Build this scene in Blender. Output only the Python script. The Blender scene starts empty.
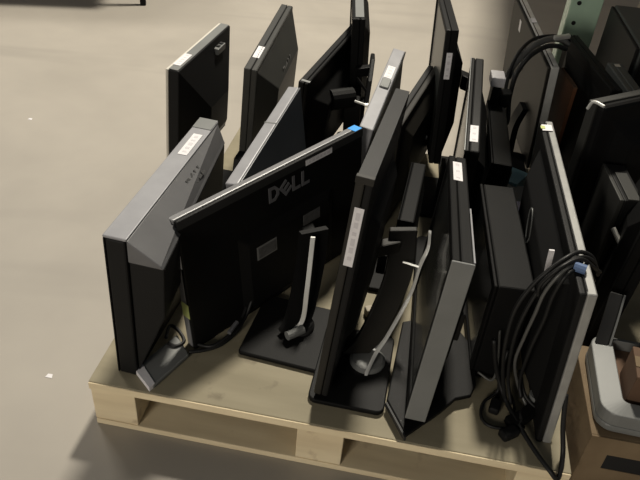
import bpy, bmesh, math, random
from mathutils import Vector, Matrix, Euler
random.seed(4)
C = bpy.context.scene.collection
PI = math.pi
R = math.radians

# ------------------------------------------------------------------ materials
def mat(name, col, rough=0.5, metal=0.0, noise=0.0, nscale=8.0, col2=None, bump=0.0, bscale=60.0, coat=0.0, spec=0.5):
    m = bpy.data.materials.new(name); m.use_nodes = True
    nt = m.node_tree; b = nt.nodes['Principled BSDF']
    b.inputs['Base Color'].default_value = (*col, 1)
    b.inputs['Roughness'].default_value = rough
    b.inputs['Metallic'].default_value = metal
    b.inputs['Specular IOR Level'].default_value = spec
    if coat: b.inputs['Coat Weight'].default_value = coat
    tc = nt.nodes.new('ShaderNodeTexCoord')
    if col2 is not None:
        n = nt.nodes.new('ShaderNodeTexNoise'); n.inputs['Scale'].default_value = nscale
        n.inputs['Detail'].default_value = 6
        nt.links.new(tc.outputs['Object'], n.inputs['Vector'])
        r = nt.nodes.new('ShaderNodeValToRGB')
        r.color_ramp.elements[0].position = 0.35; r.color_ramp.elements[1].position = 0.68
        r.color_ramp.elements[0].color = (*col2, 1); r.color_ramp.elements[1].color = (*col, 1)
        nt.links.new(n.outputs['Fac'], r.inputs['Fac'])
        nt.links.new(r.outputs['Color'], b.inputs['Base Color'])
    if bump:
        n = nt.nodes.new('ShaderNodeTexNoise'); n.inputs['Scale'].default_value = bscale
        nt.links.new(tc.outputs['Object'], n.inputs['Vector'])
        bp = nt.nodes.new('ShaderNodeBump'); bp.inputs['Strength'].default_value = bump
        bp.inputs['Distance'].default_value = 0.002
        nt.links.new(n.outputs['Fac'], bp.inputs['Height'])
        nt.links.new(bp.outputs['Normal'], b.inputs['Normal'])
    return m

def k(v, t=(1, 1, 1)): return (v*t[0], v*t[1], v*t[2])
M = {}
M['black'] = mat('black_plastic', k(.0065), .5, spec=.1, col2=k(.006), nscale=5, bump=.15, bscale=400)
M['black2'] = mat('satin_black_plastic', k(.010), .5, spec=.12, col2=k(.010), nscale=5, bump=.15, bscale=400)
M['charcoal'] = mat('charcoal_plastic', k(.028), .5, spec=.18, col2=k(.022), nscale=6, bump=.15, bscale=400)
M['charcoal_sheen'] = mat('worn_charcoal_plastic', (.040, .040, .036), .5, spec=.25, col2=(.034, .034, .032), nscale=9, bump=.15, bscale=300)
M['brownish'] = mat('dusty_black_plastic', (.02, .018, .014), .55, spec=.3, col2=(.013, .012, .010), nscale=9)
M['silver'] = mat('silver_plastic', (.30, .30, .315), .45, .1, col2=(.25, .25, .265), nscale=14)
M['silver_back'] = mat('silver_grey_back_plastic', (.13, .13, .135), .45, .1, col2=(.105, .105, .11), nscale=10)
M['steelgrey'] = mat('mid_grey_plastic', (.19, .195, .19), .45, .1, col2=(.16, .165, .16), nscale=10)
M['bezel_grey'] = mat('grey_bezel_plastic', (.21, .21, .215), .4, .1, col2=(.18, .18, .185), nscale=10)
M['bezel_white'] = mat('pale_bezel_plastic', (.6, .57, .5), .45)
M['bluegrey'] = mat('blue_grey_back_plastic', (.045, .052, .062), .4, col2=(.034, .04, .048), nscale=6)
M['brushed'] = mat('brushed_silver_lightened', (.70, .70, .67), .32, .25, col2=(.60, .60, .575), nscale=30)  # colour raised in place of glints the shaded frame lacks
M['brushed_dark'] = mat('brushed_silver_darker', (.34, .34, .325), .34, .25, col2=(.28, .28, .27), nscale=30)  # darker copy of the silver for the better lit front frame
M['screen'] = mat('dark_screen', (.018, .019, .018), .22, coat=.2)
M['screen_grey'] = mat('reflection_tinted_screen', (.06, .065, .06), .3, col2=(.05, .054, .05), nscale=4)  # grey-green reflection put into the base colour
M['logo'] = mat('logo_grey', (.16, .16, .17), .35, .3)
M['logo_dim'] = mat('logo_dim', (.09, .09, .09), .4)
M['white'] = mat('white_label', (.78, .76, .77), .6, col2=(.70, .68, .70), nscale=60)
M['ink'] = mat('label_print', (.60, .58, .60), .6)
M['greylabel'] = mat('grey_rating_label', (.10, .10, .10), .5, col2=(.06, .06, .062), nscale=70)
M['paleframe'] = mat('pale_label_rim', (.17, .17, .165), .5)
M['yellowgreen'] = mat('yellow_green_label', (.50, .56, .20), .6)
M['blue'] = mat('blue_sticker', (.03, .33, .85), .5)
M['lilac'] = mat('lilac_white_plastic', (.68, .64, .80), .45)
M['teal'] = mat('teal_plastic', (.16, .30, .34), .5)
M['cable'] = mat('black_cable', k(.012), .5, spec=.3)
M['greycable'] = mat('grey_cable', (.09, .09, .085), .4)
M['velcro'] = mat('blue_strap', (.10, .16, .30), .7)
M['green'] = mat('green_rack_paint', (.44, .60, .46), .5, col2=(.38, .53, .40), nscale=12)
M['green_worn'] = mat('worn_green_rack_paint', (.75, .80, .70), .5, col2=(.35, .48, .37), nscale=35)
M['hole'] = mat('dark_hole', k(.004), .8)
M['orange'] = mat('orange_brown_board', (.13, .05, .02), .6, col2=(.09, .035, .015), nscale=9)
M['card'] = mat('cardboard', (.21, .15, .085), .8, col2=(.14, .095, .05), nscale=7, bump=.3)
M['card_dark'] = mat('brown_cardboard', (.12, .065, .035), .8, col2=(.09, .05, .028), nscale=7)
M['beige'] = mat('beige_carton', (.42, .37, .29), .8)
M['darkgrey'] = mat('dark_grey_painted_case', (.055, .06, .057), .5, col2=(.04, .045, .043), nscale=5)
M['connector'] = mat('silver_connector', (.55, .54, .5), .35, .5)

def wood(name, a, b_, stain):
    m = bpy.data.materials.new(name); m.use_nodes = True
    nt = m.node_tree; bs = nt.nodes['Principled BSDF']; bs.inputs['Roughness'].default_value = .75
    tc = nt.nodes.new('ShaderNodeTexCoord')
    mp = nt.nodes.new('ShaderNodeMapping'); mp.inputs['Scale'].default_value = (2.0, 12, 14)
    n = nt.nodes.new('ShaderNodeTexNoise'); n.inputs['Scale'].default_value = 1.6; n.inputs['Detail'].default_value = 7
    nt.links.new(tc.outputs['Object'], mp.inputs['Vector']); nt.links.new(mp.outputs['Vector'], n.inputs['Vector'])
    r = nt.nodes.new('ShaderNodeValToRGB'); r.color_ramp.elements[0].color = (*b_, 1); r.color_ramp.elements[1].color = (*a, 1)
    r.color_ramp.elements[0].position = .35; r.color_ramp.elements[1].position = .65
    nt.links.new(n.outputs['Fac'], r.inputs['Fac'])
    n2 = nt.nodes.new('ShaderNodeTexNoise'); n2.inputs['Scale'].default_value = 17; n2.inputs['Detail'].default_value = 4
    nt.links.new(tc.outputs['Object'], n2.inputs['Vector'])
    r2 = nt.nodes.new('ShaderNodeValToRGB'); r2.color_ramp.elements[0].position = .64; r2.color_ramp.elements[1].position = .76
    r2.color_ramp.elements[0].color = (0, 0, 0, 1); r2.color_ramp.elements[1].color = (.65, .65, .65, 1)
    nt.links.new(n2.outputs['Fac'], r2.inputs['Fac'])
    mx = nt.nodes.new('ShaderNodeMixRGB'); mx.inputs['Color2'].default_value = (*stain, 1)
    nt.links.new(r2.outputs['Color'], mx.inputs['Fac']); nt.links.new(r.outputs['Color'], mx.inputs['Color1'])
    nt.links.new(mx.outputs['Color'], bs.inputs['Base Color'])
    bp = nt.nodes.new('ShaderNodeBump'); bp.inputs['Strength'].default_value = .35; bp.inputs['Distance'].default_value = .002
    nt.links.new(n.outputs['Fac'], bp.inputs['Height']); nt.links.new(bp.outputs['Normal'], bs.inputs['Normal'])
    return m
M['wood'] = wood('pallet_deck_wood', (.285, .25, .17), (.235, .205, .135), (.12, .095, .06))
M['wood_edge'] = wood('pallet_fresh_wood', (.80, .68, .46), (.66, .54, .35), (.42, .31, .19))
M['wood_dull'] = wood('pallet_dull_wood', (.55, .43, .28), (.42, .32, .20), (.20, .13, .08))

def floor_mat():
    m = bpy.data.materials.new('worn_concrete'); m.use_nodes = True
    nt = m.node_tree; bs = nt.nodes['Principled BSDF']; bs.inputs['Roughness'].default_value = .55
    tc = nt.nodes.new('ShaderNodeTexCoord')
    def noise(s, d, dist=0):
        n = nt.nodes.new('ShaderNodeTexNoise'); n.inputs['Scale'].default_value = s; n.inputs['Detail'].default_value = d
        n.inputs['Distortion'].default_value = dist
        nt.links.new(tc.outputs['Object'], n.inputs['Vector']); return n
    n1 = noise(1.1, 5, .6); n2 = noise(9, 8)
    r = nt.nodes.new('ShaderNodeValToRGB')
    r.color_ramp.elements[0].position = .32; r.color_ramp.elements[1].position = .6
    r.color_ramp.elements[0].color = (.315, .288, .250, 1); r.color_ramp.elements[1].color = (.365, .334, .290, 1)
    nt.links.new(n1.outputs['Fac'], r.inputs['Fac'])
    r2 = nt.nodes.new('ShaderNodeValToRGB')
    r2.color_ramp.elements[0].color = (.93, .93, .93, 1); r2.color_ramp.elements[1].color = (1.04, 1.04, 1.03, 1)
    nt.links.new(n2.outputs['Fac'], r2.inputs['Fac'])
    mx = nt.nodes.new('ShaderNodeMixRGB'); mx.blend_type = 'MULTIPLY'; mx.inputs['Fac'].default_value = 1
    nt.links.new(r.outputs['Color'], mx.inputs['Color1']); nt.links.new(r2.outputs['Color'], mx.inputs['Color2'])
    # faint scuff streaks
    mp = nt.nodes.new('ShaderNodeMapping'); mp.inputs['Rotation'].default_value = (0, 0, R(-38)); mp.inputs['Scale'].default_value = (.35, 2.6, 1)
    nt.links.new(tc.outputs['Object'], mp.inputs['Vector'])
    n3 = nt.nodes.new('ShaderNodeTexNoise'); n3.inputs['Scale'].default_value = 1.5; n3.inputs['Detail'].default_value = 3
    nt.links.new(mp.outputs['Vector'], n3.inputs['Vector'])
    r3 = nt.nodes.new('ShaderNodeValToRGB'); r3.color_ramp.elements[0].position = .58; r3.color_ramp.elements[1].position = .68
    r3.color_ramp.elements[0].color = (0, 0, 0, 1); r3.color_ramp.elements[1].color = (.35, .35, .35, 1)
    nt.links.new(n3.outputs['Fac'], r3.inputs['Fac'])
    mx2 = nt.nodes.new('ShaderNodeMixRGB'); mx2.inputs['Color2'].default_value = (.255, .234, .204, 1)
    nt.links.new(r3.outputs['Color'], mx2.inputs['Fac']); nt.links.new(mx.outputs['Color'], mx2.inputs['Color1'])
    nt.links.new(mx2.outputs['Color'], bs.inputs['Base Color'])
    return m
M['floor'] = floor_mat()

# ------------------------------------------------------------------ helpers
def obj(name, bm, m, parent=None, bevel=0.0, seg=2, smooth=False):
    bmesh.ops.recalc_face_normals(bm, faces=bm.faces)
    me = bpy.data.meshes.new(name); bm.to_mesh(me); bm.free()
    o = bpy.data.objects.new(name, me); C.objects.link(o)
    me.materials.append(m)
    if smooth:
        for p in me.polygons: p.use_smooth = True
    if bevel:
        b = o.modifiers.new('bevel', 'BEVEL'); b.width = bevel; b.segments = seg; b.limit_method = 'ANGLE'; b.angle_limit = R(30)
    if parent: o.parent = parent
    return o

def wobj(name, bm, m, root, **kw):            # mesh written in world coordinates, kept as a part of root
    bmesh.ops.transform(bm, matrix=root.matrix_basis.inverted(), verts=bm.verts)
    return obj(name, bm, m, root, **kw)

def box(bm, x0, x1, y0, y1, z0, z1):
    vs = [bm.verts.new((x, y, z)) for x in (x0, x1) for y in (y0, y1) for z in (z0, z1)]
    for f in ((0, 1, 3, 2), (4, 6, 7, 5), (0, 4, 5, 1), (2, 3, 7, 6), (0, 2, 6, 4), (1, 5, 7, 3)):
        bm.faces.new([vs[i] for i in f])
    return vs

def prism(bm, poly, z0, z1):                  # polygon in xy, extruded in z
    a = [bm.verts.new((x, y, z0)) for x, y in poly]; b = [bm.verts.new((x, y, z1)) for x, y in poly]
    bm.faces.new(a); bm.faces.new(b)
    n = len(poly)
    for i in range(n): bm.faces.new((a[i], a[(i+1) % n], b[(i+1) % n], b[i]))

def rpoly(cx, cy, w, d, rot, r=.02, n=5):     # rounded rectangle outline
    pts = []
    for sx, sy, a0 in ((1, 1, 0), (-1, 1, 90), (-1, -1, 180), (1, -1, 270)):
        for i in range(n+1):
            a = R(a0 + 90*i/n)
            pts.append((sx*(w/2-r)+r*math.cos(a), sy*(d/2-r)+r*math.sin(a)))
    c, s = math.cos(rot), math.sin(rot)
    return [(cx+x*c-y*s, cy+x*s+y*c) for x, y in pts]

def spline(pts, n=8):
    P = [Vector(p) for p in pts]; out = []
    Q = [P[0]*2-P[1]] + P + [P[-1]*2-P[-2]]
    for i in range(1, len(Q)-2):
        for j in range(n):
            t = j/n; a, b, c, d = Q[i-1:i+3]
            out.append(.5*((2*b)+(c-a)*t+(2*a-5*b+4*c-d)*t*t+(3*b-a-3*c+d)*t**3))
    out.append(P[-1]); return out

def tube(bm, pts, r, n=8, curve=True, r1=None):
    P = spline(pts) if curve else [Vector(p) for p in pts]
    rings = []; up = None
    for i, p in enumerate(P):
        d = (P[min(i+1, len(P)-1)]-P[max(i-1, 0)]).normalized()
        if up is None: up = d.orthogonal().normalized()
        up = (up-d*up.dot(d)).normalized(); s = d.cross(up)
        rr = r if r1 is None else r+(r1-r)*i/(len(P)-1)
        rings.append([bm.verts.new(p+up*rr*math.cos(2*PI*j/n)+s*rr*math.sin(2*PI*j/n)) for j in range(n)])
    for a, b in zip(rings, rings[1:]):
        for j in range(n): bm.faces.new((a[j], a[(j+1) % n], b[(j+1) % n], b[j]))
    bm.faces.new(rings[0]); bm.faces.new(rings[-1])

def strip(bm, pts, wv, tv, curve=True, taper=None):   # rectangular bar swept along pts; wv / tv = full width vectors
    P = spline(pts) if curve else [Vector(p) for p in pts]
    wv = Vector(wv)/2; tv = Vector(tv)/2; rings = []
    for i, p in enumerate(P):
        s = 1 if taper is None else 1+(taper-1)*i/(len(P)-1)
        rings.append([bm.verts.new(p+a*wv*s+b*tv) for a, b in ((-1, -1), (1, -1), (1, 1), (-1, 1))])
    for a, b in zip(rings, rings[1:]):
        for j in range(4): bm.faces.new((a[j], a[(j+1) % 4], b[(j+1) % 4], b[j]))
    bm.faces.new(rings[0]); bm.faces.new(rings[-1])

def empty(name, loc, rot=(0, 0, 0)):
    o = bpy.data.objects.new(name, None); C.objects.link(o)
    o.empty_display_size = .05
    o.location = loc; o.rotation_euler = Euler([R(a) for a in rot])
    o.matrix_basis = Matrix.Translation(loc) @ Euler([R(a) for a in rot]).to_matrix().to_4x4()
    return o

def tag(o, label, cat, group=None, kind=None):
    o['label'] = label
    if cat: o['category'] = cat
    if group: o['group'] = group
    if kind: o['kind'] = kind
    return o

# ------------------------------------------------------------------ monitor
GROUP = 'used flat monitors stacked upright on the wooden pallet'
def monitor(pos, rot, w, h, t, label, side='left', front='black', back='black', screen='screen', bz=.022,
            bulge=None, seam=.5, bev=.004, group=GROUP, name='monitor'):
    """local frame: x runs along the width from the near end, y=0 is the right-hand face, y=t the left-hand one"""
    root = empty(name, pos, rot); tag(root, label, 'monitor', group)
    Y = (lambda y: y) if side == 'left' else (lambda y: t-y)
    ym = t*seam
    bm = bmesh.new()
    if bulge:
        (a0, a1, c0, c1), (b0, b1, d0, d1), dep = bulge
        # rear slab with a raised, tapered hump on it
        A = [(0, 0), (w, 0), (w, h), (0, h)]
        B = [(a0*w, c0*h), (a1*w, c0*h), (a1*w, c1*h), (a0*w, c1*h)]
        D = [(b0*w, d0*h), (b1*w, d0*h), (b1*w, d1*h), (b0*w, d1*h)]
        L = [[bm.verts.new((x, Y(y), z)) for x, z in poly] for poly, y in ((A, ym), (A, 0), (B, -.0005), (D, -dep))]
        bm.faces.new(L[0]); bm.faces.new(L[3])
        for p, q in zip(L, L[1:]):
            for i in range(4): bm.faces.new((p[i], p[(i+1) % 4], q[(i+1) % 4], q[i]))
    else:
        box(bm, 0, w, Y(0), Y(ym), 0, h)
    obj('rear_shell', bm, M[back], root, bevel=bev)
    bm = bmesh.new()                             # bezel frame, one closed ring
    y0, y1 = Y(ym+.0006), Y(t)
    out = [(0, 0), (w, 0), (w, h), (0, h)]; inn = [(bz, bz*1.2), (w-bz, bz*1.2), (w-bz, h-bz), (bz, h-bz)]
    r = [[bm.verts.new((x, y, z)) for x, z in pl] for pl, y in ((out, y0), (out, y1), (inn, y1), (inn, y0))]
    for p in range(4):
        q = (p+1) % 4
        for i in range(4): bm.faces.new((r[p][i], r[p][(i+1) % 4], r[q][(i+1) % 4], r[q][i]))
    obj('front_bezel', bm, M[front], root, bevel=min(bev, .003))
    bm = bmesh.new(); box(bm, bz, w-bz, Y(ym+.002), Y(t-.004), bz*1.2, h-bz)
    obj('screen', bm, M[screen], root)
    root['_w'] = w; root['_h'] = h; root['_t'] = t
    dims[root.name] = (w, h, t, side, Y)
    for kk in ('_w', '_h', '_t'): del root[kk]
    return root
dims = {}

def sticker(root, plane, u, v, su, sv, m='white', name='label', label=None, th=.0008, rot=0, yoff=0, marks=0):
    """u,v are the centre, in metres: top -> (x,y), side -> (y,z), back -> (x,z); yoff pushes out of the face"""
    w, h, t, side, Y = dims[root.name]
    bm = bmesh.new(); box(bm, -su/2, su/2, -sv/2, sv/2, 0, th)
    def place(bm):
        if rot: bmesh.ops.rotate(bm, cent=(0, 0, 0), matrix=Matrix.Rotation(R(rot), 3, 'Z'), verts=bm.verts)
        if plane == 'top': T = Matrix.Translation((u, v, h+yoff))
        elif plane == 'side': T = Matrix.Translation((-yoff, u, v)) @ Matrix(((0, 0, -1, 0), (1, 0, 0, 0), (0, 1, 0, 0), (0, 0, 0, 1)))
        elif plane == 'right': T = Matrix.Translation((u, -yoff, v)) @ Matrix(((1, 0, 0, 0), (0, 0, -1, 0), (0, 1, 0, 0), (0, 0, 0, 1)))
        else: T = Matrix.Translation((u, t+yoff, v)) @ Matrix(((1, 0, 0, 0), (0, 0, 1, 0), (0, 1, 0, 0), (0, 0, 0, 1)))
        bmesh.ops.transform(bm, matrix=T, verts=bm.verts)
    place(bm)
    o = obj(name, bm, M[m], root)
    if label: o['label'] = label
    if marks:
        bm = bmesh.new(); long = su >= sv; L = su if long else sv; S = sv if long else su
        for i in range(marks):
            c = -L*.36+L*.72*i/max(1, marks-1); a = L*.03*(1+(i*7) % 3*.5)
            if long: box(bm, c-a, c+a, -S*.22, S*.22, th, th+.0003)
            else: box(bm, -S*.22, S*.22, c-a, c+a, th, th+.0003)
        place(bm)
        q = obj('print', bm, M['ink'], root); q.parent = o
    return o

def dell(root, plane, u, v, H, m='logo', yoff=0, mirror=False, up=0.0):
    """the raised four letter maker's mark with the tilted second letter"""
    w, h, t, side, Y = dims[root.name]
    bm = bmesh.new(); s = .2*H; d = .0016
    def bar(x0, x1, y0, y1, T=None):
        vs = box(bm, x0, x1, y0, y1, 0, d)
        if T: bmesh.ops.transform(bm, matrix=T, verts=vs)
    x = 0; W = .82*H
    bar(x, x+s, 0, H)                                           # D
    pts = [(x+s, H), (x+W*.62, H), (x+W, H*.68), (x+W, H*.32), (x+W*.62, 0), (x+s, 0)]
    ipt = [(x+s, H-s), (x+W*.55, H-s), (x+W-s, H*.6), (x+W-s, H*.4), (x+W*.55, s), (x+s, s)]
    for z in (0, d):
        A = [bm.verts.new((*p, z)) for p in pts]; B = [bm.verts.new((*p, z)) for p in ipt]
        for i in range(5): bm.faces.new((A[i], A[i+1], B[i+1], B[i]))
        if z == 0: A0, B0 = A, B
    for i in range(5):
        bm.faces.new((A0[i], A0[i+1], A[i+1], A[i])); bm.faces.new((B0[i], B0[i+1], B[i+1], B[i]))
    x = W+.12*H
    T = Matrix.Translation((x+.42*H, H*.5, 0)) @ Matrix.Rotation(R(38), 4, 'Z') @ Matrix.Translation((-.36*H, -.44*H, 0))
    E = .86*H
    bar(0, s, 0, E, T); bar(s, .72*H, 0, s*.9, T); bar(s, .72*H, E/2-s*.45, E/2+s*.45, T); bar(s, .72*H, E-s*.9, E, T)
    x += .98*H
    for i in range(2):
        bar(x, x+s, 0, H); bar(x+s, x+.66*H, 0, s); x += .78*H
    bmesh.ops.translate(bm, vec=(-x/2, -H/2, 0), verts=bm.verts)
    if mirror: bmesh.ops.rotate(bm, cent=(0, 0, 0), matrix=Matrix.Rotation(PI, 3, 'Z'), verts=bm.verts)
    if up: bmesh.ops.rotate(bm, cent=(0, 0, 0), matrix=Matrix.Rotation(R(up), 3, 'X'), verts=bm.verts)
    if plane == 'right': T = Matrix.Translation((u, -yoff, v)) @ Matrix(((1, 0, 0, 0), (0, 0, -1, 0), (0, 1, 0, 0), (0, 0, 0, 1)))
    else: T = Matrix.Translation((u, t+yoff, v)) @ Matrix(((-1, 0, 0, 0), (0, 0, 1, 0), (0, 1, 0, 0), (0, 0, 0, 1)))
    bmesh.ops.transform(bm, matrix=T, verts=bm.verts)
    o = obj('logo', bm, M[m], root); o['label'] = 'raised grey DELL lettering'
    return o

def base(root, poly, z0, z1, m='black', bevel=.003, label=None):
    bm = bmesh.new(); prism(bm, poly, z0, z1)
    o = wobj('stand_base', bm, M[m], root, bevel=bevel)
    if label: o['label'] = label
    return o

def disc(root, c, r, z1, m='steelgrey', name='pivot_disc'):
    bm = bmesh.new()
    prof = [(r, 0), (r, (z1-c[2])*.5), (r*.85, z1-c[2]), (r*.3, (z1-c[2])*1.05)]
    n = 28; rings = [[bm.verts.new((c[0]+rr*math.cos(2*PI*i/n), c[1]+rr*math.sin(2*PI*i/n), c[2]+zz)) for i in range(n)] for rr, zz in prof]
    for a, b in zip(rings, rings[1:]):
        for i in range(n): bm.faces.new((a[i], a[(i+1) % n], b[(i+1) % n], b[i]))
    bm.faces.new(rings[0]); bm.faces.new(rings[-1])
    return wobj(name, bm, M[m], root)

def cable(name, pts, r, label, m='cable', group=None, extra=None):
    bm = bmesh.new(); tube(bm, pts, r)
    if extra:
        for e in extra: tube(bm, e, r)
    o = obj(name, bm, M[m], smooth=True); tag(o, label, 'cable', group)
    return o

ZP = .128                                        # top of the pallet deck

# ------------------------------------------------------------------ setting
bm = bmesh.new(); box(bm, -9, 9, -4, 14, -.062, -.012)
o = obj('floor', bm, M['floor']); o['kind'] = 'structure'; o['label'] = 'worn beige-grey concrete warehouse floor'

# ------------------------------------------------------------------ pallets
def pallet(loc, rz, w, d, label, front_detail=True):
    root = empty('pallet', loc, (0, 0, rz)); tag(root, label, 'pallet')
    bm = bmesh.new(); box(bm, 0, w, 0, d, ZP-.020, ZP); obj('deck_panel', bm, M['wood'], root, bevel=.002)
    bm = bmesh.new(); box(bm, 0.001, w-.001, -.0035, -.0002, ZP-.021, ZP-.0015); obj('deck_edge_strip', bm, M['wood_edge'], root, bevel=.001)
    for j in range(3):
        for i in range(3):
            bw = .102; bx = (0, w/2-bw/2, w-bw)[i]; by = (0.002, d/2-.05, d-.102)[j]
            bm = bmesh.new(); box(bm, bx+.001, bx+bw-.001, by, by+.10, .0045, ZP-.0205)
            obj('block', bm, M['wood_edge'], root, bevel=.002)
    ys = [(0, .10), (.16, .12), (.34, .12), (d/2-.05, .12), (d*.67, .12), (d-.10, .10)]
    for y, wd in ys:
        bm = bmesh.new(); box(bm, 0.002, w-.002, y, y+wd, -.012, .004); obj('bottom_board', bm, M['wood_edge' if y == 0 else 'wood_dull'], root, bevel=.002)
    return root
pallet((-.469, .960, 0), -7.12, 1.019, 1.22, 'pale wooden pallet in front carrying the rows of upright monitors')
pallet((.715, 1.16, 0), -3, 1.016, 1.22, 'shaded wooden pallet at right, under the dark heap behind the silver-edged monitor')

# ------------------------------------------------------------------ monitors on the front pallet
# A
m = monitor((-.452, 1.766, ZP), (3.5, -.1, 78.3), .400, .367, .040,
    'black monitor with pale front edge and upper port bracket, leftmost of the back row', front='bezel_white', back='black2', seam=.78,
    bulge=((.01, .99, .02, .985), (.36, .72, .25, .55), .045))
bm = bmesh.new(); box(bm, .004, .396, .004, .0305, .3675, .3690); obj('top_trim', bm, M['steelgrey'], m)
sticker(m, 'top', .075, .021, .085, .022, 'white', label='white paper label', yoff=.0025, marks=5)
bm = bmesh.new(); box(bm, .25, .31, -.020, -.001, .325, .345)
o = obj('port_bracket', bm, M['steelgrey'], m, bevel=.002)
for xx in (.265, .290):
    bm = bmesh.new(); box(bm, xx, xx+.012, -.016, -.006, .3452, .3485); q = obj('slot', bm, M['hole'], o)

# B
m = monitor((-.370, .987, ZP-.001), (1.5, .2, 80.3), .506, .367, .045,
    'thick monitor with silver top and silver-grey back, front left corner of the pallet', front='black', back='black2', seam=.9)
# its wedge-shaped rear: a black lower wedge and a silver upper slope
def wedge(profile, x0, x1, mt, name):
    bm = bmesh.new()
    a = [bm.verts.new((x0, y, z)) for y, z in profile]; b = [bm.verts.new((x1, y, z)) for y, z in profile]
    bm.faces.new(a); bm.faces.new(b); n = len(profile)
    for i in range(n): bm.faces.new((a[i], a[(i+1) % n], b[(i+1) % n], b[i]))
    return bm
def wedge2(near, far, x0, x1):
    bm = bmesh.new()
    a = [bm.verts.new((x0, y, z)) for y, z in near]; b = [bm.verts.new((x1, y, z)) for y, z in far]
    bm.faces.new(a); bm.faces.new(b); n = len(near)
    for i in range(n): bm.faces.new((a[i], a[(i+1) % n], b[(i+1) % n], b[i]))
    return bm
bm = wedge2([(-.0025, .012), (-.070, .19), (-.074, .318), (-.0025, .318)], [(-.0025, .012), (-.018, .19), (-.022, .318), (-.0025, .318)], .004, .500)
obj('rear_wedge', bm, M['black2'], m, bevel=.003)
bm = wedge2([(-.0025, .3185), (-.074, .3185), (-.069, .326), (-.0025, .369)], [(-.0025, .3185), (-.022, .3185), (-.018, .326), (-.0025, .369)], .001, .504)
o = obj('silver_rear_slope', bm, M['silver_back'], m, bevel=.002)
dell(m, 'right', .29, .349, .024, 'logo_dim', yoff=.027, up=-40)
bm = bmesh.new(); box(bm, 0, .506, -.003, .045, .3675, .3735); obj('silver_top_cover', bm, M['silver'], m, bevel=.002)
sticker(m, 'top', .375, .018, .10, .022, 'white', label='white paper label', yoff=.0068, marks=5)
bm = bmesh.new(); box(bm, .455, .5055, -.002, .044, .3737, .3750); obj('dark_top_end', bm, M['steelgrey'], m)
base(m, [(-0.3693, 1.0098, 0.1400)[:2], (-0.3262, 0.9520, 0.1400)[:2], (-0.2701, 1.0517, 0.1400)[:2], (-0.3101, 1.1101, 0.1400)[:2]], ZP+.001, ZP+.012, 'steelgrey', label='grey stand foot')
bm = bmesh.new(); prism(bm, [(-0.3722, 0.9881, 0.1410)[:2], (-0.3691, 1.0178, 0.1410)[:2], (-0.3238, 0.9597, 0.1410)[:2], (-0.3328, 0.9449, 0.1410)[:2]], ZP+.0005, ZP+.0135)
wobj('white_foot_end', bm, M['white'], m, bevel=.001)

# C (large DELL back)
mC = m = monitor((-.261, 1.077, ZP-.001), (-4.5, -1.8, 49.9), .576, .350, .028,
    'large black monitor with grey DELL lettering on its back, blue sticker on the top corner', front='bezel_grey', back='black', seam=.35,
    bulge=((.26, .80, .02, .66), (.30, .76, .08, .60), .012))
dell(m, 'right', .318, .298, .039)
sticker(m, 'right', .415, .334, .090, .014, 'white', label='white barcode label', marks=6, yoff=.0013)
sticker(m, 'top', .560, .013, .026, .026, 'blue', name='blue_sticker', label='bright blue sticker')
bm = bmesh.new(); box(bm, .001, .575, -.0012, -.0002, .329, .3495); obj('rear_top_trim', bm, M['charcoal'], m)
sticker(m, 'side', .014, .262, .024, .062, 'white', label='white paper label', marks=4)
sticker(m, 'side', .014, .112, .024, .040, 'yellowgreen', label='yellow-green label')
o = sticker(m, 'right', .225, .172, .062, .036, 'paleframe', name='rating_plate', yoff=.0122)
q = sticker(m, 'right', .225, .172, .054, .028, 'greylabel', name='plate_face', yoff=.0132); q.parent = o
sticker(m, 'right', .375, .190, .058, .030, 'greylabel', name='rating_label', yoff=.0122)
base(m, rpoly(-.028, 1.150, .235, .205, R(-12), .008), ZP+.0005, ZP+.012, 'black')
disc(m, (-.029, 1.171, ZP+.012), .034, ZP+.030, 'charcoal')
bm = bmesh.new(); strip(bm, [(-.045, 1.150, .153), (-.031, 1.182, .180), (-.018, 1.235, .28), (-.016, 1.262, .36)], (.060, .030, 0), (-.008, .012, 0)); wobj('stand_neck', bm, M['black'], m)
bm = bmesh.new(); strip(bm, [(-0.0549, 1.1317, 0.1500), (-0.0252, 1.1562, 0.1720), (-0.0196, 1.1779, 0.2500), (-0.0164, 1.2350, 0.3600)], (.011, 0, 0), (0, .006, 0)); wobj('neck_trim', bm, M['brushed'], m, bevel=.001)
bm = bmesh.new(); tube(bm, [(-0.0562, 1.1170, 0.1580), (-0.0212, 1.1444, 0.1580)], .011, 12, False); wobj('pivot_pin', bm, M['steelgrey'], m)
bm = bmesh.new(); strip(bm, [(-.018, 1.27, .315), (-.035, 1.325, .315)], (.03, .024, 0), (0, 0, .03), False); wobj('neck_head', bm, M['black'], m, bevel=.004)

# D (portrait, label)
m = monitor((.044, .951, ZP+.026), (3.8, 0, 77.9), .368, .546, .030,
    'tall black monitor turned upright on a round-pivot stand, long white label on its near edge', front='brownish', back='black2', seam=.45,
    bulge=((.18, .82, .18, .80), (.24, .76, .24, .74), .020))
sticker(m, 'side', .0145, .425, .017, .128, 'white', label='long white paper label', marks=6)
bm = bmesh.new(); box(bm, 0, .368, .0005, .0295, .5462, .5475); obj('top_cap', bm, M['charcoal'], m)
bm = bmesh.new(); box(bm, -.004, .006, -.001, .031, .538, .552); obj('corner_catch', bm, M['brownish'], m, bevel=.001)
base(m, rpoly(.100, 1.060, .165, .235, R(-8), .018), ZP+.0005, ZP+.013, 'black')
disc(m, (.131, 1.078, ZP+.013), .041, ZP+.022, 'steelgrey')
bm = bmesh.new(); strip(bm, [(.105, 1.095, .150), (.140, 1.118, .20), (.180, 1.175, .32), (.180, 1.215, .42)], (.062, .010, 0), (0, .016, 0)); wobj('stand_neck', bm, M['brownish'], m, bevel=.003)
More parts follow.
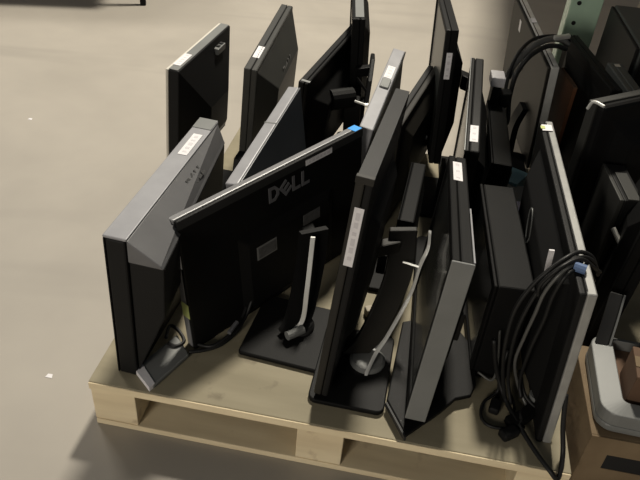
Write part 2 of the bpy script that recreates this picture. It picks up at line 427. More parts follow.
bm = bmesh.new(); strip(bm, [(0.1273, 1.0297, 0.1500), (0.1474, 1.0746, 0.1720), (0.1708, 1.1013, 0.2050), (0.2110, 1.1517, 0.2850), (0.2222, 1.1640, 0.3600), (0.2341, 1.1783, 0.4000), (0.2348, 1.1962, 0.4300)], (.006, 0, 0), (0, .006, .004)); wobj('neck_trim', bm, M['brushed'], m)
bm = bmesh.new(); tube(bm, [(0.1854, 1.1727, 0.3600), (0.2198, 1.1602, 0.3600)], .0025, 8, False); wobj('release_lever', bm, M['brushed'], m)
bm = bmesh.new(); strip(bm, [(.178, 1.205, .385), (.105, 1.17, .385)], (.0, .03, 0), (0, 0, .03), False); wobj('neck_head', bm, M['brownish'], m, bevel=.004)

# E silver-topped middle
m = monitor((.067, 1.585, ZP), (8.5, -4.2, 78.1), .477, .354, .040,
    'silver-topped monitor standing behind the blue-stickered corner, dark grey back', front='silver', back='charcoal', seam=.06,
    bulge=((.05, .95, .05, .94), (.2, .8, .2, .7), .025))
sticker(m, 'top', .32, .022, .075, .022, 'white', label='white paper label', marks=4)
bm = bmesh.new(); box(bm, .22, .27, .008, .034, .3545, .360); obj('top_button_block', bm, M['steelgrey'], m, bevel=.002)

# F1
m = monitor((.377, 1.483, ZP+.003), (-1.6, -7.3, 82.3), .457, .375, .035,
    'black monitor with short white label on its narrow top, behind the grey-edged monitor', front='black2', back='black2', seam=.7,
    bulge=((.1, .9, .1, .85), (.2, .8, .2, .7), .03))
sticker(m, 'top', .075, .016, .070, .020, 'white', label='short white paper label', marks=3)
bm = bmesh.new(); box(bm, 0, .457, .0352, .0372, .371, .3765); obj('bezel_edge_line', bm, M['steelgrey'], m)

# F2
m = monitor((.244, .897, ZP+.048), (3.5, 5.4, 84.0), .454, .385, .040,
    'monitor with broad grey near edge leaning over an angled black foot', front='black', back='black2', seam=.6,
    bulge=((.15, .9, .1, .85), (.25, .8, .2, .7), .03))
bm = bmesh.new(); box(bm, -.006, -.0005, -.001, .041, -.002, .386); obj('grey_near_edge', bm, M['steelgrey'], m, bevel=.002)
sticker(m, 'top', .372, .022, .095, .020, 'white', label='short white paper label', marks=3)
bm = bmesh.new(); box(bm, .0, .20, -.0005, .0025, .3852, .388); obj('thin_silver_line', bm, M['silver'], m)
bm = bmesh.new(); box(bm, .12, .17, -.040, -.001, .12, .19); obj('port_cover', bm, M['charcoal'], m, bevel=.003)
base(m, [(0.2078, 0.8732, 0.1400)[:2], (0.2854, 0.9424, 0.1400)[:2], (0.3213, 0.9813, 0.1400)[:2], (0.3554, 0.9934, 0.1400)[:2], (0.3705, 1.0261, 0.1400)[:2], (0.3744, 1.0736, 0.1400)[:2], (0.3710, 1.1581, 0.1400)[:2], (0.3245, 1.2449, 0.1400)[:2], (0.2162, 1.2064, 0.1400)[:2], (0.1712, 0.9618, 0.1400)[:2]], ZP+.0136, ZP+.024, 'black')
bm = bmesh.new(); strip(bm, [(0.2067, 0.8686, 0.1460), (0.1703, 0.9540, 0.1460)], (.004, .002, 0), (0, 0, .012), False); wobj('foot_edge', bm, M['charcoal'], m)
bm = bmesh.new(); strip(bm, [(.275, 1.06, .152), (.285, 1.085, .25), (.275, 1.10, .33)], (.028, 0, 0), (0, .07, 0)); wobj('stand_neck', bm, M['black'], m, bevel=.004)

# G
m = monitor((.349, 1.839, ZP+.105), (-3.2, -.9, 89.8), .316, .421, .035,
    'raised black monitor with grey screen, white strip label on its near edge, back row', front='black2', back='black', screen='screen_grey', seam=.55, bz=.014,
    bulge=((.0, .8, .1, .88), (.1, .7, .3, .75), .028))
sticker(m, 'side', .017, .318, .016, .078, 'white', label='white strip label', marks=4)
bm = bmesh.new(); strip(bm, [(.385, 1.99, .45), (.425, 1.97, .445)], (0, .05, 0), (0, 0, .045), False); wobj('hinge', bm, M['black'], m, bevel=.004)
bm = bmesh.new(); strip(bm, [(.432, 1.965, .47), (.432, 1.965, .30), (.425, 1.97, .141)], (.016, 0, 0), (0, .06, 0), False); wobj('stand_neck', bm, M['charcoal'], m, bevel=.003)
base(m, rpoly(.425, 1.99, .10, .14, R(-4), .015), ZP+.0005, ZP+.012, 'black')
bm = bmesh.new(); tube(bm, [(.336, 2.03, .62), (.336, 2.06, .66), (.35, 2.08, .64)], .004, 6); 
bm.free()

# H
m = monitor((-.245, 1.875, ZP+.001), (4.3, -4.7, 82.6), .477, .356, .040,
    'charcoal monitor with tapered back and white label on top, second in the back row', front='charcoal_sheen', back='charcoal_sheen', seam=.45,
    bulge=((.01, .99, .02, .97), (.2, .8, .2, .72), .05))
sticker(m, 'top', .11, .024, .075, .020, 'white', label='white paper label', marks=4)
dell(m, 'right', .245, .262, .034, 'logo_dim', yoff=.044, up=-14)
bm = bmesh.new(); box(bm, .001, .476, .0195, .0215, .3562, .3568); obj('seam_line', bm, M['hole'], m)

# I
m = monitor((-.089, 1.801, ZP+.022), (4.2, -3.1, 72.2), .462, .337, .030,
    'black monitor on an adjustable stand, centre of the back row', front='black2', back='black', seam=.4,
    bulge=((.1, .9, .05, .8), (.2, .75, .2, .7), .04))
sticker(m, 'top', .012, .012, .010, .026, 'steelgrey', name='corner_clip')
bm = bmesh.new(); tube(bm, [(-0.0073, 1.9107, 0.3800), (0.0594, 1.9456, 0.3800)], .032, 16, False); wobj('hinge', bm, M['black'], m)
bm = bmesh.new(); tube(bm, [(0.0659, 1.8338, 0.4200), (0.0981, 1.8137, 0.4200)], .0035, 8, False); wobj('release_lever', bm, M['brushed'], m)
bm = bmesh.new(); tube(bm, [(0.0952, 1.8131, 0.4200), (0.1039, 1.8116, 0.4200)], .006, 8, False); wobj('lever_tip', bm, M['connector'], m)
bm = bmesh.new(); strip(bm, [(0.1163, 2.0890, 0.4600), (0.1108, 2.0083, 0.4200), (0.1049, 1.9545, 0.3600)], (.014, .0, 0), (0, .05, 0), False); wobj('side_bracket', bm, M['black'], m, bevel=.003)
bm = bmesh.new(); strip(bm, [(0.0627, 2.0208, 0.4300), (0.1099, 2.0470, 0.4300)], (0, .03, 0), (0, 0, .03), False); wobj('bracket_arm', bm, M['black'], m, bevel=.003)
bm = bmesh.new(); strip(bm, [(0.0702, 1.9994, 0.4200), (0.1047, 1.9695, 0.3900)], (0, .012, 0), (0, 0, .01), False); wobj('bracket_brace', bm, M['black'], m)
bm = bmesh.new(); strip(bm, [(0.0594, 1.9456, 0.3800), (.075, 1.93, .141)], (.05, 0, 0), (0, .03, 0), False); wobj('stand_neck', bm, M['black'], m, bevel=.003)
base(m, rpoly(.06, 1.96, .10, .2, R(-15), .02), ZP+.0005, ZP+.012, 'black')

# N
m = monitor((-.150, 1.300, ZP+.022), (-6.0, -6.5, 76.7), .445, .310, .035,
    'silver-topped monitor with blue-grey back, wedged behind the large DELL monitor', front='silver', back='bluegrey', seam=.12,
    bulge=None)
sticker(m, 'top', .26, .02, .004, .032, 'steelgrey', name='top_seam')


# L
m = monitor((.099, 2.059, ZP+.08), (-3.2, -3.4, 91.4), .420, .386, .040,
    'dark monitor with grey-green top at the very back, cut by the picture edge', front='black', back='black', seam=.4,
    bulge=((.1, .9, .1, .9), (.2, .8, .2, .8), .02))
bm = bmesh.new(); box(bm, .012, .415, .004, .030, .3862, .3880); obj('top_cover', bm, M['steelgrey'], m)
base(m, rpoly(.10, 2.10, .14, .16, R(5), .02), ZP+.0005, ZP+.012, 'black')
bm = bmesh.new(); strip(bm, [(.10, 2.12, .141), (.10, 2.12, .30)], (.02, 0, 0), (0, .07, 0), False); wobj('stand_neck', bm, M['black'], m)

# K
m = monitor((.188, 1.632, ZP-.0), (.1, -1.4, 71.6), .434, .325, .035,
    'dark monitor with screws on its back, between the silver-topped monitor and the raised one', front='charcoal', back='brownish', seam=.5,
    bulge=((.1, .95, .1, .93), (.2, .85, .2, .8), .02))
for zx, zz in ((.36, .27), (.36, .225), (.30, .15)):
    bm = bmesh.new(); tube(bm, [(zx, -.0005, zz), (zx, -.0245, zz)], .007, 10, False); obj('screw', bm, M['brushed'], m)

# J
m = monitor((.515, .902, ZP+.001), (-4.5, -1.1, 84.7), .640, .413, .031,
    'wide monitor with silver frame, cable bundle hung over it, front right of the pallet', side='right', front='brushed_dark', back='black2', seam=.42,
    bulge=((.12, .88, .1, .9), (.2, .8, .2, .8), .03))
bm = bmesh.new(); box(bm, .01, .63, .0155, .0180, .4125, .4136); obj('top_groove', bm, M['hole'], m)
sticker(m, 'top', .60, .018, .030, .024, 'white', label='white and yellow-green tag', yoff=.002)
sticker(m, 'top', .600, .028, .014, .010, 'yellowgreen', name='yellow_spot', yoff=.003)
bm = bmesh.new(); tube(bm, [(.33, .0615, .28), (.33, .064, .325), (.35, .064, .345), (.372, .064, .325), (.365, .064, .28), (.345, .064, .255), (.33, .0615, .28)], .0014, 6); obj('cable_hook', bm, M['steelgrey'], m, smooth=True)

# J2
m2 = m = monitor((.718, 2.051, ZP), (-5.5, -5.4, 91.9), .541, .380, .036,
    'monitor with bright silver frame and dark back, cables draped over it, upper right', side='right', front='brushed', back='brownish', seam=.3, group=None)
bm = bmesh.new(); box(bm, .01, .53, .0165, .0190, .3795, .3806); obj('top_groove', bm, M['hole'], m)
sticker(m, 'top', .33, .012, .035, .016, 'white', label='white paper label', yoff=.002)
sticker(m, 'back', .40, .330, .022, .040, 'white', name='tag', label='small white tag')
bm = bmesh.new(); tube(bm, [(.27, .0365, .24), (.27, .040, .285), (.285, .040, .30), (.30, .040, .285), (.295, .040, .24), (.28, .040, .22), (.27, .0365, .24)], .0022, 6); obj('cable_hook', bm, M['brushed'], m, smooth=True)

# P2 and the loose stand
m = monitor((.462, 1.545, ZP+.001), (3, -2, 84), .36, .29, .055,
    'small thick black monitor tucked behind the monitor with the short white label', front='black', back='black', seam=.9,
    bulge=((.1, .9, .1, .9), (.2, .8, .2, .8), .02))
root = empty('monitor_stand', (.475, 1.90, ZP), (0, 0, -4)); tag(root, 'loose black monitor stand with a white adapter end on top, back right of the pallet', 'stand')
bm = bmesh.new(); prism(bm, rpoly(.0, .0, .10, .20, 0, .02), .0008, .013); obj('stand_base', bm, M['black'], root, bevel=.003)
bm = bmesh.new(); strip(bm, [(0, .0, .0135), (0, -.01, .20), (.002, 0, .355)], (.026, 0, 0), (0, .05, 0)); obj('stand_neck', bm, M['black2'], root, bevel=.003)
bm = bmesh.new(); box(bm, -.020, .020, -.03, .03, .356, .385); o = obj('adapter_end', bm, M['white'], root, bevel=.003); o['label'] = 'white block'
bm = bmesh.new(); strip(bm, [(.0135, 0, .31), (.048, -.01, .32)], (0, .04, 0), (0, 0, .045), False); obj('tilt_head', bm, M['black'], root, bevel=.004)

# loose pieces lying on the deck between the monitors
def small_box(name, c, s, rz, m, label, cat, bev=.003, rx=0):
    r_ = empty(name, c, (rx, 0, rz)); tag(r_, label, cat)
    bm = bmesh.new(); box(bm, -s[0]/2, s[0]/2, -s[1]/2, s[1]/2, 0, s[2]); obj('case', bm, M[m], r_, bevel=bev)
    return r_
t_ = small_box('carton', (.600, 1.785, ZP), (.085, .11, .045), -10, 'bluegrey', 'small grey box lying between the two silver-framed monitors', 'box')
bm = bmesh.new(); box(bm, -.0425, .0425, -.056, .056, .0452, .052); obj('lid', bm, M['steelgrey'], t_, bevel=.002)
t_ = small_box('teal_box', (.585, 1.895, ZP), (.09, .09, .06), -35, 'teal', 'teal box behind the lilac power adapter', 'box')
bm = bmesh.new(); box(bm, -.0453, .0453, -.0453, .0453, .045, .0605); obj('lid', bm, M['teal'], t_)
t_ = small_box('power_adapter', (.555, 1.690, ZP+.012), (.078, .078, .060), 8, 'lilac', 'square lilac-white power adapter lying left of the front silver-framed monitor', 'adapter', .014, 14)
bm = bmesh.new(); box(bm, -.008, .008, -.050, -.0378, .02, .034); obj('cable_socket', bm, M['greycable'], t_)

# ------------------------------------------------------------------ cables
G2 = 'cable strands hung over the front silver-framed monitor'
STR = [
 ([(0.5264, 1.0282, 0.5000), (0.5042, 1.0145, 0.5350), (0.4739, 1.0034, 0.5520), (0.4425, 0.9800, 0.5530), (0.4135, 0.9671, 0.5300), (0.3906, 0.9634, 0.4900), (0.3754, 0.9616, 0.4300), (0.3840, 0.9742, 0.3300), (0.4093, 0.9970, 0.2200), (0.4308, 0.9949, 0.1450)], .0042, 'cable'),
 ([(0.5311, 1.0200, 0.4900), (0.5072, 1.0063, 0.5300), (0.4764, 0.9941, 0.5480), (0.4407, 0.9675, 0.5490), (0.4184, 0.9601, 0.5200), (0.4005, 0.9568, 0.4750), (0.3919, 0.9596, 0.4000), (0.4052, 0.9864, 0.3000), (0.4256, 1.0027, 0.2000), (0.4422, 0.9852, 0.1450)], .0038, 'cable'),
 ([(0.5080, 1.0019, 0.5000), (0.4871, 0.9860, 0.5300), (0.4630, 0.9744, 0.5460), (0.4302, 0.9485, 0.5450), (0.4112, 0.9437, 0.5000), (0.4101, 0.9498, 0.4400), (0.4130, 0.9674, 0.3600), (0.4211, 0.9889, 0.2700), (0.4532, 1.0094, 0.1800), (0.4749, 0.9861, 0.1450)], .0034, 'greycable'),
 ([(0.5182, 1.0007, 0.4900), (0.4942, 0.9840, 0.5230), (0.4644, 0.9681, 0.5420), (0.4370, 0.9452, 0.5370), (0.4291, 0.9465, 0.4900), (0.4340, 0.9578, 0.4200), (0.4368, 0.9766, 0.3200), (0.4519, 1.0058, 0.2000), (0.4613, 0.9913, 0.1600)], .0038, 'cable')]
for pts, r_, mm in STR:
    cable('cable', pts, r_, 'dark cable strand hung over the front silver-framed monitor and running down to the deck', mm, G2)
cable('cable', [(0.5376, 1.0299, 0.4900), (0.5001, 0.9936, 0.5300), (0.4666, 0.9780, 0.5550), (0.4263, 0.9530, 0.5500), (0.4033, 0.9531, 0.5100), (0.4061, 0.9547, 0.4800)], .0036, 'short black cable ending halfway down the front silver-framed monitor', 'cable')
bm = bmesh.new(); tube(bm, [(0.4553, 0.9664, 0.5470), (0.4745, 0.9578, 0.5470)], .009, 10, False); o = obj('strap', bm, M['velcro']); tag(o, 'blue hook strap on the silver frame beneath the cable bundle', 'strap')
bm = bmesh.new(); strip(bm, [(0.4351, 1.0322, 0.5300), (0.4381, 1.0340, 0.5000), (0.4447, 1.0410, 0.4600)], (.010, 0, 0), (0, .004, 0)); o = obj('cable_tie', bm, M['white']); tag(o, 'white cable tie sticking up beside the hung cable bundle', 'cable tie')

cable('cable', [(0.4245, 1.0521, 0.2400), (0.4167, 1.0251, 0.1800), (0.4177, 1.0184, 0.1420), (0.3866, 0.9919, 0.1360), (0.3753, 0.9544, 0.1340), (0.3910, 0.9300, 0.1340), (0.4324, 0.9278, 0.1360), (0.4562, 0.9480, 0.1400)], .0035, 'thin black cable curling left in a loop on the pallet deck at right front')
cable('cable', [(0.3753, 1.0167, 0.3000), (0.4052, 1.0230, 0.2000), (0.4299, 0.9962, 0.1500), (0.4455, 0.9429, 0.1450), (0.4702, 0.8789, 0.1400), (0.4954, 0.8303, 0.1360), (0.5126, 0.8246, 0.1200), (0.5223, 0.8440, 0.1300), (0.5273, 0.8728, 0.1500), (0.5182, 0.8951, 0.2000), (0.5080, 0.9118, 0.2700)], .0050, 'thick black cable drooping past the front edge of the pallet')
cable('cable', [(0.3803, 1.0652, 0.1500), (0.4089, 1.0449, 0.1500), (0.4121, 1.0529, 0.2000), (0.4007, 1.0696, 0.2800)], .0030, 'grey cable rising from the deck beside the angled black foot', 'greycable')
cable('cable', [(0.4319, 1.0425, 0.2200), (0.4389, 1.0252, 0.1600), (0.4509, 0.9903, 0.1400), (0.4425, 0.9496, 0.1360)], .0030, 'short thin black cable hanging straight down over the power plug')
cable('cable', [(0.4572, 1.0348, 0.2000), (0.4718, 1.0008, 0.1600), (0.4998, 0.9659, 0.1500), (0.5160, 0.9259, 0.1600)], .0040, 'black cable slanting down behind the front silver-framed monitor base')
def plug(c, rz, label, s=.024):
    r_ = empty('power_plug', c, (0, 0, rz)); tag(r_, label, 'plug')
    bm = bmesh.new(); box(bm, -s, s, -s*.6, s*.6, 0, s*1.0)
    obj('plug_body', bm, M['black2'], r_, bevel=.006, seg=3)
    bm = bmesh.new(); tube(bm, [(s, 0, s*.5), (s*1.9, 0, s*.5)], s*.33, 10, False, r1=s*.2); obj('strain_relief', bm, M['black'], r_)
plug((0.4083, 0.9809, 0.1290), 70, 'black plug on the deck inside the left cable loop', .019)
plug((0.4272, 0.9122, 0.1290), 30, 'rounded black plug on the deck nearest the pallet front edge', .021)
root = empty('monitor_stand', (0.4786, 0.9724, 0.1290), (0, 0, 18)); tag(root, 'black curved stand foot on the deck among the cables, right front', 'stand')
bm = bmesh.new(); strip(bm, [(-.06, -.02, .010), (-.02, -.012, .014), (.03, .01, .016), (.05, .03, .016)], (.0, .030, 0), (0, 0, .016)); obj('foot_arm', bm, M['black'], root, bevel=.004)
bm = bmesh.new(); tube(bm, [(.028, .022, .010), (.028, .022, .036)], .017, 16, False); obj('foot_hub', bm, M['steelgrey'], root)

# bundle over the upper right monitor
for i in range(3):
    d = .010*i
    cable('cable', [(0.7277, 2.1331, 0.5350), (0.7038, 2.1307, 0.5500), (0.6630, 2.1213, 0.5530), (0.6092, 2.0784, 0.5450), (0.5685, 2.0426, 0.5200), (0.5401, 2.0150, 0.4900), (0.5336, 2.0075, 0.4600)] if i == 0 else
          ([(0.7125, 2.0955, 0.5350), (0.6716, 2.0718, 0.5500), (0.6356, 2.0602, 0.5480), (0.5826, 2.0082, 0.5350), (0.5586, 1.9951, 0.5000), (0.5434, 1.9717, 0.4700), (0.5341, 1.9359, 0.4200), (0.5376, 1.9088, 0.3600), (0.5150, 1.9024, 0.3200), (0.4958, 1.9015, 0.2800)] if i == 1 else
           [(0.7434, 2.1717, 0.5350), (0.7035, 2.1569, 0.5500), (0.6624, 2.1475, 0.5530), (0.6058, 2.1122, 0.5480), (0.5513, 2.0295, 0.5300), (0.5290, 1.9903, 0.4800), (0.5183, 1.9327, 0.4200), (0.5240, 1.9196, 0.3600), (0.5387, 1.9050, 0.3000), (0.5573, 1.8711, 0.2500)]),
          (.0100, .0075, .0055)[i], ('thick grey cable with a silver plug, lying over the upper right silver-framed monitor', 'black cable from the upper bundle trailing left to the loose stand', 'black cable from the upper bundle hanging down to the deck')[i], ('greycable', 'cable', 'cable')[i])
bm = bmesh.new(); strip(bm, [(0.5350, 2.0184, 0.4620), (0.5428, 2.0281, 0.4750)], (.022, 0, 0), (0, .006, .014), False); o = obj('video_plug', bm, M['connector'], bevel=.002); tag(o, 'silver video plug at the end of the upper grey cable', 'plug')
bm = bmesh.new(); strip(bm, [(0.6700, 2.1074, 0.5620), (0.7276, 2.1390, 0.5620)], (0, .022, 0), (0, 0, .012), False); o = obj('video_plug', bm, M['connector'], bevel=.003); tag(o, 'silver plug resting on top of the bright silver frame, upper right', 'plug')

# knot of cables between the two front left monitors
for i, (pts, l) in enumerate([
    ([(-0.2723, 1.0614, 0.1360), (-0.2382, 1.0727, 0.1350), (-0.2032, 1.0950, 0.1360), (-0.1770, 1.1353, 0.1380), (-0.1598, 1.1793, 0.1500), (-0.1491, 1.2044, 0.1800)], 'black cable curving along the underside of the large DELL monitor'),
    ([(-0.2617, 1.0878, 0.1360), (-0.2234, 1.0803, 0.1420), (-0.1920, 1.1122, 0.1460), (-0.1709, 1.1573, 0.1500), (-0.1601, 1.1981, 0.1650)], 'black cable second from the deck under the large DELL monitor'),
    ([(-0.3305, 1.0896, 0.1450), (-0.3289, 1.1238, 0.1500), (-0.3079, 1.1133, 0.1500), (-0.2888, 1.0871, 0.1430), (-0.3032, 1.0696, 0.1430), (-0.3224, 1.0747, 0.1450)], 'black cable coiled on the grey foot between the two front left monitors')]):
    cable('cable', pts, .0042, l)
for c, l in ((((231, 330)), 'lower'), (((238, 322)), 'upper')): pass
bm = bmesh.new(); tube(bm, [(-0.1898, 1.1132, 0.1550), (-0.1763, 1.1461, 0.1600)], .0055, 8, False); o = obj('video_plug', bm, M['logo']); tag(o, 'grey cable plug glinting under the large DELL monitor', 'plug')

base(m2, rpoly(.615, 2.05, .12, .18, R(-6), .02), ZP+.0005, ZP+.012, 'black')
bm = bmesh.new(); strip(bm, [(.630, 2.13, .141), (.632, 2.15, .24), (.655, 2.17, .30)], (.020, 0, 0), (0, .06, 0)); wobj('stand_neck', bm, M['black'], m2)
# filler bases added to darken the lit deck between the rows
def filler_base(c, s, rz, label, nh=1.0):
    r_ = empty('monitor_stand', (c[0], c[1], ZP), (0, 0, rz)); tag(r_, label, 'stand')
    bm = bmesh.new(); prism(bm, rpoly(0, 0, s[0], s[1], 0, .02), .0008, .014); obj('stand_base', bm, M['black'], r_, bevel=.003)
    bm = bmesh.new(); strip(bm, [(0, 0, .0145), (0, .01*nh, .0145+.055*nh), (.0, .03*nh, .0145+.105*nh)], (.024, 0, 0), (0, .05, 0)); obj('stand_neck', bm, M['black'], r_, bevel=.003)
filler_base((-.265, 1.735), (.20, .20), -10, 'black filler base on the deck behind the thick silver-backed monitor')
filler_base((.36, 1.80), (.14, .22), -5, 'black filler base on the deck beneath the raised grey-screened monitor')
monitor((.215, 1.30, ZP+.001), (0, 0, 80), .28, .25, .04, 'low black monitor hidden in the gap behind the round-pivot stand neck', front='black', back='black', seam=.9,
    bulge=((.1, .9, .1, .9), (.2, .8, .2, .8), .008))
small_box('power_adapter', (0.1373, 1.2433, 0.1290), (.022, .022, .024), 20, 'beige', 'cream block on the deck behind the long-labelled monitor', 'adapter', .003)
monitor((.447, 1.065, ZP+.001), (0, 0, 86.5), .40, .27, .085, 'low black monitor between the grey-edged monitor and the cable bundle', front='black', back='black', seam=.9,
    bulge=((.1, .9, .1, .9), (.2, .8, .2, .8), .012))
filler_base((.59, 1.48), (.05, .20), -6, 'narrow black filler base on the deck right of the front silver-framed monitor')

filler_base((.170, 1.43), (.075, .20), -8, 'black filler base on the deck between the stand neck and the silver-topped monitor', .4)
filler_base((.305, 1.46), (.085, .24), -6, 'black filler base on the deck left of the monitor with the grey near edge', .3)
filler_base((.325, 1.20), (.055, .24), -5, 'black filler base on the deck right of the monitor with the grey near edge', .15)

# ------------------------------------------------------------------ dark heap on the second pallet
GR = 'dark equipment heaped on the second pallet'
monitor((.842, 1.88, ZP+.001), (0, 0, 93), .45, .375, .04, 'black monitor standing right of the orange-brown board', side='right', front='black', back='black', seam=.5, group=GR,
    bulge=((.1, .9, .1, .9), (.2, .8, .2, .8), .01))
m = monitor((.642, 1.484, ZP+.001), (-.6, -.8, 29.9), .33, .492, .050, 'tall dark monitor with highlight painted on its rounded top corner, right of the silver-framed monitors', front='charcoal_sheen', back='black', seam=.5, group=GR,
    bulge=((.15, .85, .1, .9), (.3, .7, .2, .8), .04), bev=.010)
bm = bmesh.new(); tube(bm, [(-.001, .046, .470), (.001, .036, .4915), (.004, .006, .4925)], .004, 8); obj('painted_corner_highlight', bm, M['brushed'], m)  # silver tube stands in for the highlight on the rounded corner
m = monitor((.890, 1.71, ZP+.001), (0, -3, 93), .35, .38, .045, 'dark grey monitor cut by the right picture edge, behind the tall dark one', side='right', front='darkgrey', back='darkgrey', seam=.4, group=GR,
    bulge=((.1, .9, .1, .9), (.15, .85, .2, .8), .02))
sticker(m, 'top', .33, .02, .016, .016, 'connector', name='silver_square')  # small silver square on the top face
m = monitor((.700, 1.185, ZP+.001), (3, 0, 72), .26, .40, .045, 'black monitor behind the silver printer, with no markings in view', side='right', front='black', back='black', seam=.5, group=GR,
    bulge=((.1, .9, .1, .9), (.2, .8, .2, .8), .02))
# desktop computer with a grey front
root = empty('desktop_computer', (.672, 1.315, ZP), (0, 0, 88)); tag(root, 'narrow black desktop computer with a grey side cover, right of the cable bundle', 'computer', GR)
bm = bmesh.new(); box(bm, 0, .165, -.05, -.004, .001, .352); obj('case', bm, M['black2'], root, bevel=.003)
bm = bmesh.new(); box(bm, 0, .165, -.0038, .006, .001, .352); obj('side_cover', bm, M['charcoal_sheen'], root, bevel=.002)
bm = bmesh.new(); box(bm, .0, .12, -.040, -.012, .3522, .356); obj('top_plate', bm, M['charcoal_sheen'], root, bevel=.001)
# tower
root = empty('computer_tower', (.955, 2.13, ZP), (0, 0, -6)); tag(root, 'dark grey computer tower beside the green rack post', 'computer', GR)
bm = bmesh.new(); box(bm, 0, .32, 0, .44, .001, .42); obj('case', bm, M['darkgrey'], root, bevel=.006)
bm = bmesh.new(); box(bm, -.012, -.0005, .005, .435, .005, .415); obj('side_panel', bm, M['black2'], root, bevel=.003)
bm = bmesh.new(); box(bm, .01, .31, -.012, -.0005, .005, .415); obj('front_panel', bm, M['black2'], root, bevel=.003)
# orange-brown board
root = empty('board', (.772, 1.98, ZP), (0, 1, 90)); tag(root, 'orange-brown board standing behind the upper right silver-framed monitor', 'board')
bm = bmesh.new(); box(bm, .09, .26, -.006, .006, .001, .29); obj('panel', bm, M['orange'], root)
bm = bmesh.new(); box(bm, .09, .26, -.0065, .0065, .2902, .294); obj('edge_strip', bm, M['card_dark'], root)
# small dark pieces between
for (p0, p1, r_, mm, l) in (((0.7324, 1.7701, 0.2400), (0.8097, 1.7772, 0.2400), .010, 'greycable', 'short grey cable end lying in the dark heap'),
                            ((0.6617, 1.2894, 0.4200), (0.6759, 1.2611, 0.4000), .006, 'connector', 'small silver plug glinting in the dark heap'),
                            ((0.7982, 2.0823, 0.3300), (0.8195, 2.1012, 0.3300), .008, 'connector', 'pale round knob in the dark gap left of the tall dark monitor')):
    bm = bmesh.new(); tube(bm, [p0, p1], r_, 10, False); o = obj('plug', bm, M[mm]); tag(o, l, 'plug')
root = empty('monitor_stand', (0.6433, 1.1102, 0.2700), (0, 0, 70)); tag(root, 'grey stand arm leaning right of the silver-framed monitor near edge', 'stand')
bm = bmesh.new(); strip(bm, [(-.02, 0, -.03), (.02, 0, .02), (.06, 0, .06)], (0, .028, 0), (-.006, 0, .008)); obj('arm', bm, M['charcoal'], root, bevel=.003)
bm = bmesh.new(); strip(bm, [(-.02, -.0165, -.03), (.02, -.0165, .02), (.06, -.0165, .06)], (0, .004, 0), (-.007, 0, .009)); obj('arm_trim', bm, M['steelgrey'], root)

# ------------------------------------------------------------------ carton and printer, right front
root = empty('carton', (.578, .885, -.012), (0, 0, -7)); tag(root, 'tan cardboard carton with a hand hole, standing right of the front pallet', 'carton')
bm = bmesh.new()                              # box wall with a real hand hole in the front face
w_, d_, h_ = .42, .26, .200
box(bm, 0, w_, .004, d_, 0, h_); obj('carton_body', bm, M['card'], root, bevel=.002)
bm = bmesh.new()
hx0, hx1, hz0, hz1 = .045, .135, .105, .150
out = [(0, 0), (w_, 0), (w_, h_), (0, h_)]; inn = [(hx0, hz0), (hx1, hz0), (hx1, hz1), (hx0, hz1)]
rr_ = [[bm.verts.new((x, y, z)) for x, z in pl] for pl, y in ((out, .0038), (out, 0), (inn, 0), (inn, .0038))]
for p in range(4):
    for i in range(4): bm.faces.new((rr_[p][i], rr_[p][(i+1) % 4], rr_[(p+1) % 4][(i+1) % 4], rr_[(p+1) % 4][i]))
obj('front_wall', bm, M['card'], root)
bm = bmesh.new(); box(bm, hx0+.0005, hx1-.0005, .0008, .0036, hz0+.0005, hz1-.0005); obj('hand_hole', bm, M['hole'], root)
bm = bmesh.new(); box(bm, .05, .12, .02, d_-.02, h_+.0004, h_+.0022); obj('tape', bm, M['card_dark'], root)

root = empty('printer', (.585, .900, .1915), (0, 0, -9)); tag(root, 'silver-rimmed printer with a brown recessed tray, on the tan carton', 'printer')
prof = rpoly(.18, .115, .36, .23, 0, .035, 6)
bm = bmesh.new(); prism(bm, prof, 0, .018); obj('lower_shell', bm, M['steelgrey'], root, bevel=.004)
bm = bmesh.new()
inner = rpoly(.195, .125, .30, .18, 0, .012, 6)
for A_, B_ in ((0, 1),):
    n = len(prof)
    v = [[bm.verts.new((x, y, z)) for x, y in pl] for pl, z in ((prof, .0185), (prof, .050), (inner, .056), (inner, .0185))]
    for p in range(4):
        q = (p+1) % 4
        for i in range(n): bm.faces.new((v[p][i], v[p][(i+1) % n], v[q][(i+1) % n], v[q][i]))
obj('silver_rim', bm, M['steelgrey'], root, bevel=.002)
bm = bmesh.new(); prism(bm, rpoly(.195, .125, .298, .178, 0, .011, 6), .0188, .030); obj('brown_tray', bm, M['card_dark'], root)
root = empty('small_carton', (.645, .940, .2225), (0, 0, -12)); tag(root, 'small brown carton set inside the silver-rimmed printer', 'carton')
bm = bmesh.new(); box(bm, 0, .16, 0, .09, .0005, .085); obj('carton_body', bm, M['card_dark'], root, bevel=.002)
bm = bmesh.new(); box(bm, .0, .16, .03, .06, .0855, .0865); obj('tape', bm, M['card'], root)

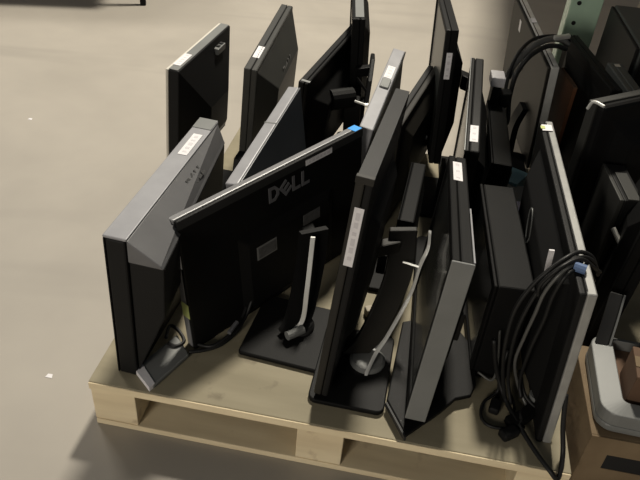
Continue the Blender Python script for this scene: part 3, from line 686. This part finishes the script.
# ------------------------------------------------------------------ rack and background
root = empty('storage_rack', (.872, 2.66, -.012), (0, 0, -10)); tag(root, 'green steel pallet rack post with punched holes, top right', 'rack')
def post(x, y):
    bm = bmesh.new(); box(bm, x, x+.115, y, y+.12, 0, 3.2); o = obj('rack_post', bm, M['green'], root, bevel=.003)
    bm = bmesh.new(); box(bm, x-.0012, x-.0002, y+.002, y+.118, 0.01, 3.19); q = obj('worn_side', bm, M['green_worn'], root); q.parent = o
    if y < .5 and x < .5:
        for i in range(18):
            z = .30+i*.0762
            bm = bmesh.new(); tube(bm, [(x+.030, y-.0008, z), (x+.030, y+.0004, z)], .0085, 12, False); q = obj('punched_hole', bm, M['hole'], root); q.parent = o
post(0, 0); post(0, 3.3); post(2.4, 0); post(2.4, 3.3)
for z in (1.62,):
    for y in (-.045, 1.18, 3.38):
        bm = bmesh.new(); box(bm, .0, 2.505, y, y+.043, z-.11, z); obj('beam', bm, M['orange'], root, bevel=.004)
    bm = bmesh.new(); box(bm, -.37, 2.56, -.45, 3.45, z+.001, z+.03); obj('unseen_shade_deck', bm, M['wood_dull'], root)  # unseen deck added overhead, overhang shaped to shade the right side
root = empty('carton', (1.78, 4.02, -.012), (0, 0, -12)); tag(root, 'pale beige carton on the floor under the rack, top right corner', 'carton')
bm = bmesh.new(); box(bm, 0, .5, 0, .4, .001, .35); obj('carton_body', bm, M['beige'], root, bevel=.003)
bm = bmesh.new(); box(bm, 0, .5, .17, .23, .3503, .352); obj('tape', bm, M['card'], root)
root = empty('table', (-1.09, 3.74, -.012), (0, 0, 8)); tag(root, 'dark-legged table, only a foot showing at the top left picture edge', 'table')
for x, y in ((0, 0), (-1.2, 0), (0, .6), (-1.2, .6)):
    bm = bmesh.new(); box(bm, x-.015, x+.015, y-.015, y+.015, 0, .70); obj('leg', bm, M['black'], root, bevel=.002)
bm = bmesh.new(); box(bm, -1.25, .05, -.05, .65, .701, .73); obj('tabletop', bm, M['beige'], root, bevel=.003)
for (u, l) in (((-1.1645, 2.3364, -0.0115), 'tiny white paper scrap on the bare floor, left of the back row'), ((-0.6219, 1.0810, -0.0115), 'tiny pale paper scrap on the floor near the pallet left corner')):
    bm = bmesh.new(); prism(bm, [(u[0]-.008, u[1]-.004), (u[0]+.009, u[1]-.006), (u[0]+.007, u[1]+.006), (u[0]-.004, u[1]+.007)], -.0117, -.0110)
    o = obj('paper_scrap', bm, M['white']); tag(o, l, 'scrap')


# ------------------------------------------------------------------ camera, light, world
f, pit, rol, H = (680.0406720093384, 0.6435995793585435, 0.08831596663845097, 1.2797149699029877)
fw = Vector((0, math.cos(pit), -math.sin(pit))); rt = Vector((1, 0, 0)); up = rt.cross(fw)
rt2 = rt*math.cos(rol)+up*math.sin(rol); up2 = -rt*math.sin(rol)+up*math.cos(rol)
cd = bpy.data.cameras.new('camera'); cam = bpy.data.objects.new('camera', cd); C.objects.link(cam)
mt = Matrix((rt2, up2, -fw)).transposed().to_4x4(); mt.translation = (0, 0, H); cam.matrix_world = mt
cd.sensor_width = 36; cd.lens = f/640*36; cd.clip_start = .05
bpy.context.scene.camera = cam

def area(name, loc, target, size, power, col):
    l = bpy.data.lights.new(name, 'AREA'); l.shape = 'RECTANGLE'; l.size, l.size_y = size; l.energy = power; l.color = col
    o = bpy.data.objects.new(name, l); C.objects.link(o); o.location = loc
    o.rotation_euler = (Vector(target)-Vector(loc)).to_track_quat('-Z', 'Y').to_euler()
    return o
area('ceiling_lamp_left', (-3.0, 4.4, 3.6), (-1.2, 2.4, 0), (1.2, .5), 64, (1, .93, .82))
area('ceiling_lamp_main', (.5, 4.2, 4.8), (-.4, 2.4, 0), (.5, .4), 370, (1, .93, .80))
area('added_near_fill', (-2.0, -3.0, 1.7), (-.1, 1.2, .2), (1.2, .8), 80, (1, .92, .80))  # low fill added on the camera side to brighten front faces
w = bpy.data.worlds.new('world'); bpy.context.scene.world = w; w.use_nodes = True
w.node_tree.nodes['Background'].inputs['Color'].default_value = (.9, .95, 1, 1)
w.node_tree.nodes['Background'].inputs['Strength'].default_value = .07
vs = bpy.context.scene.view_settings
vs.view_transform = 'Standard'; vs.look = 'None'; vs.gamma = 1; vs.use_curve_mapping = False; vs.exposure = 0
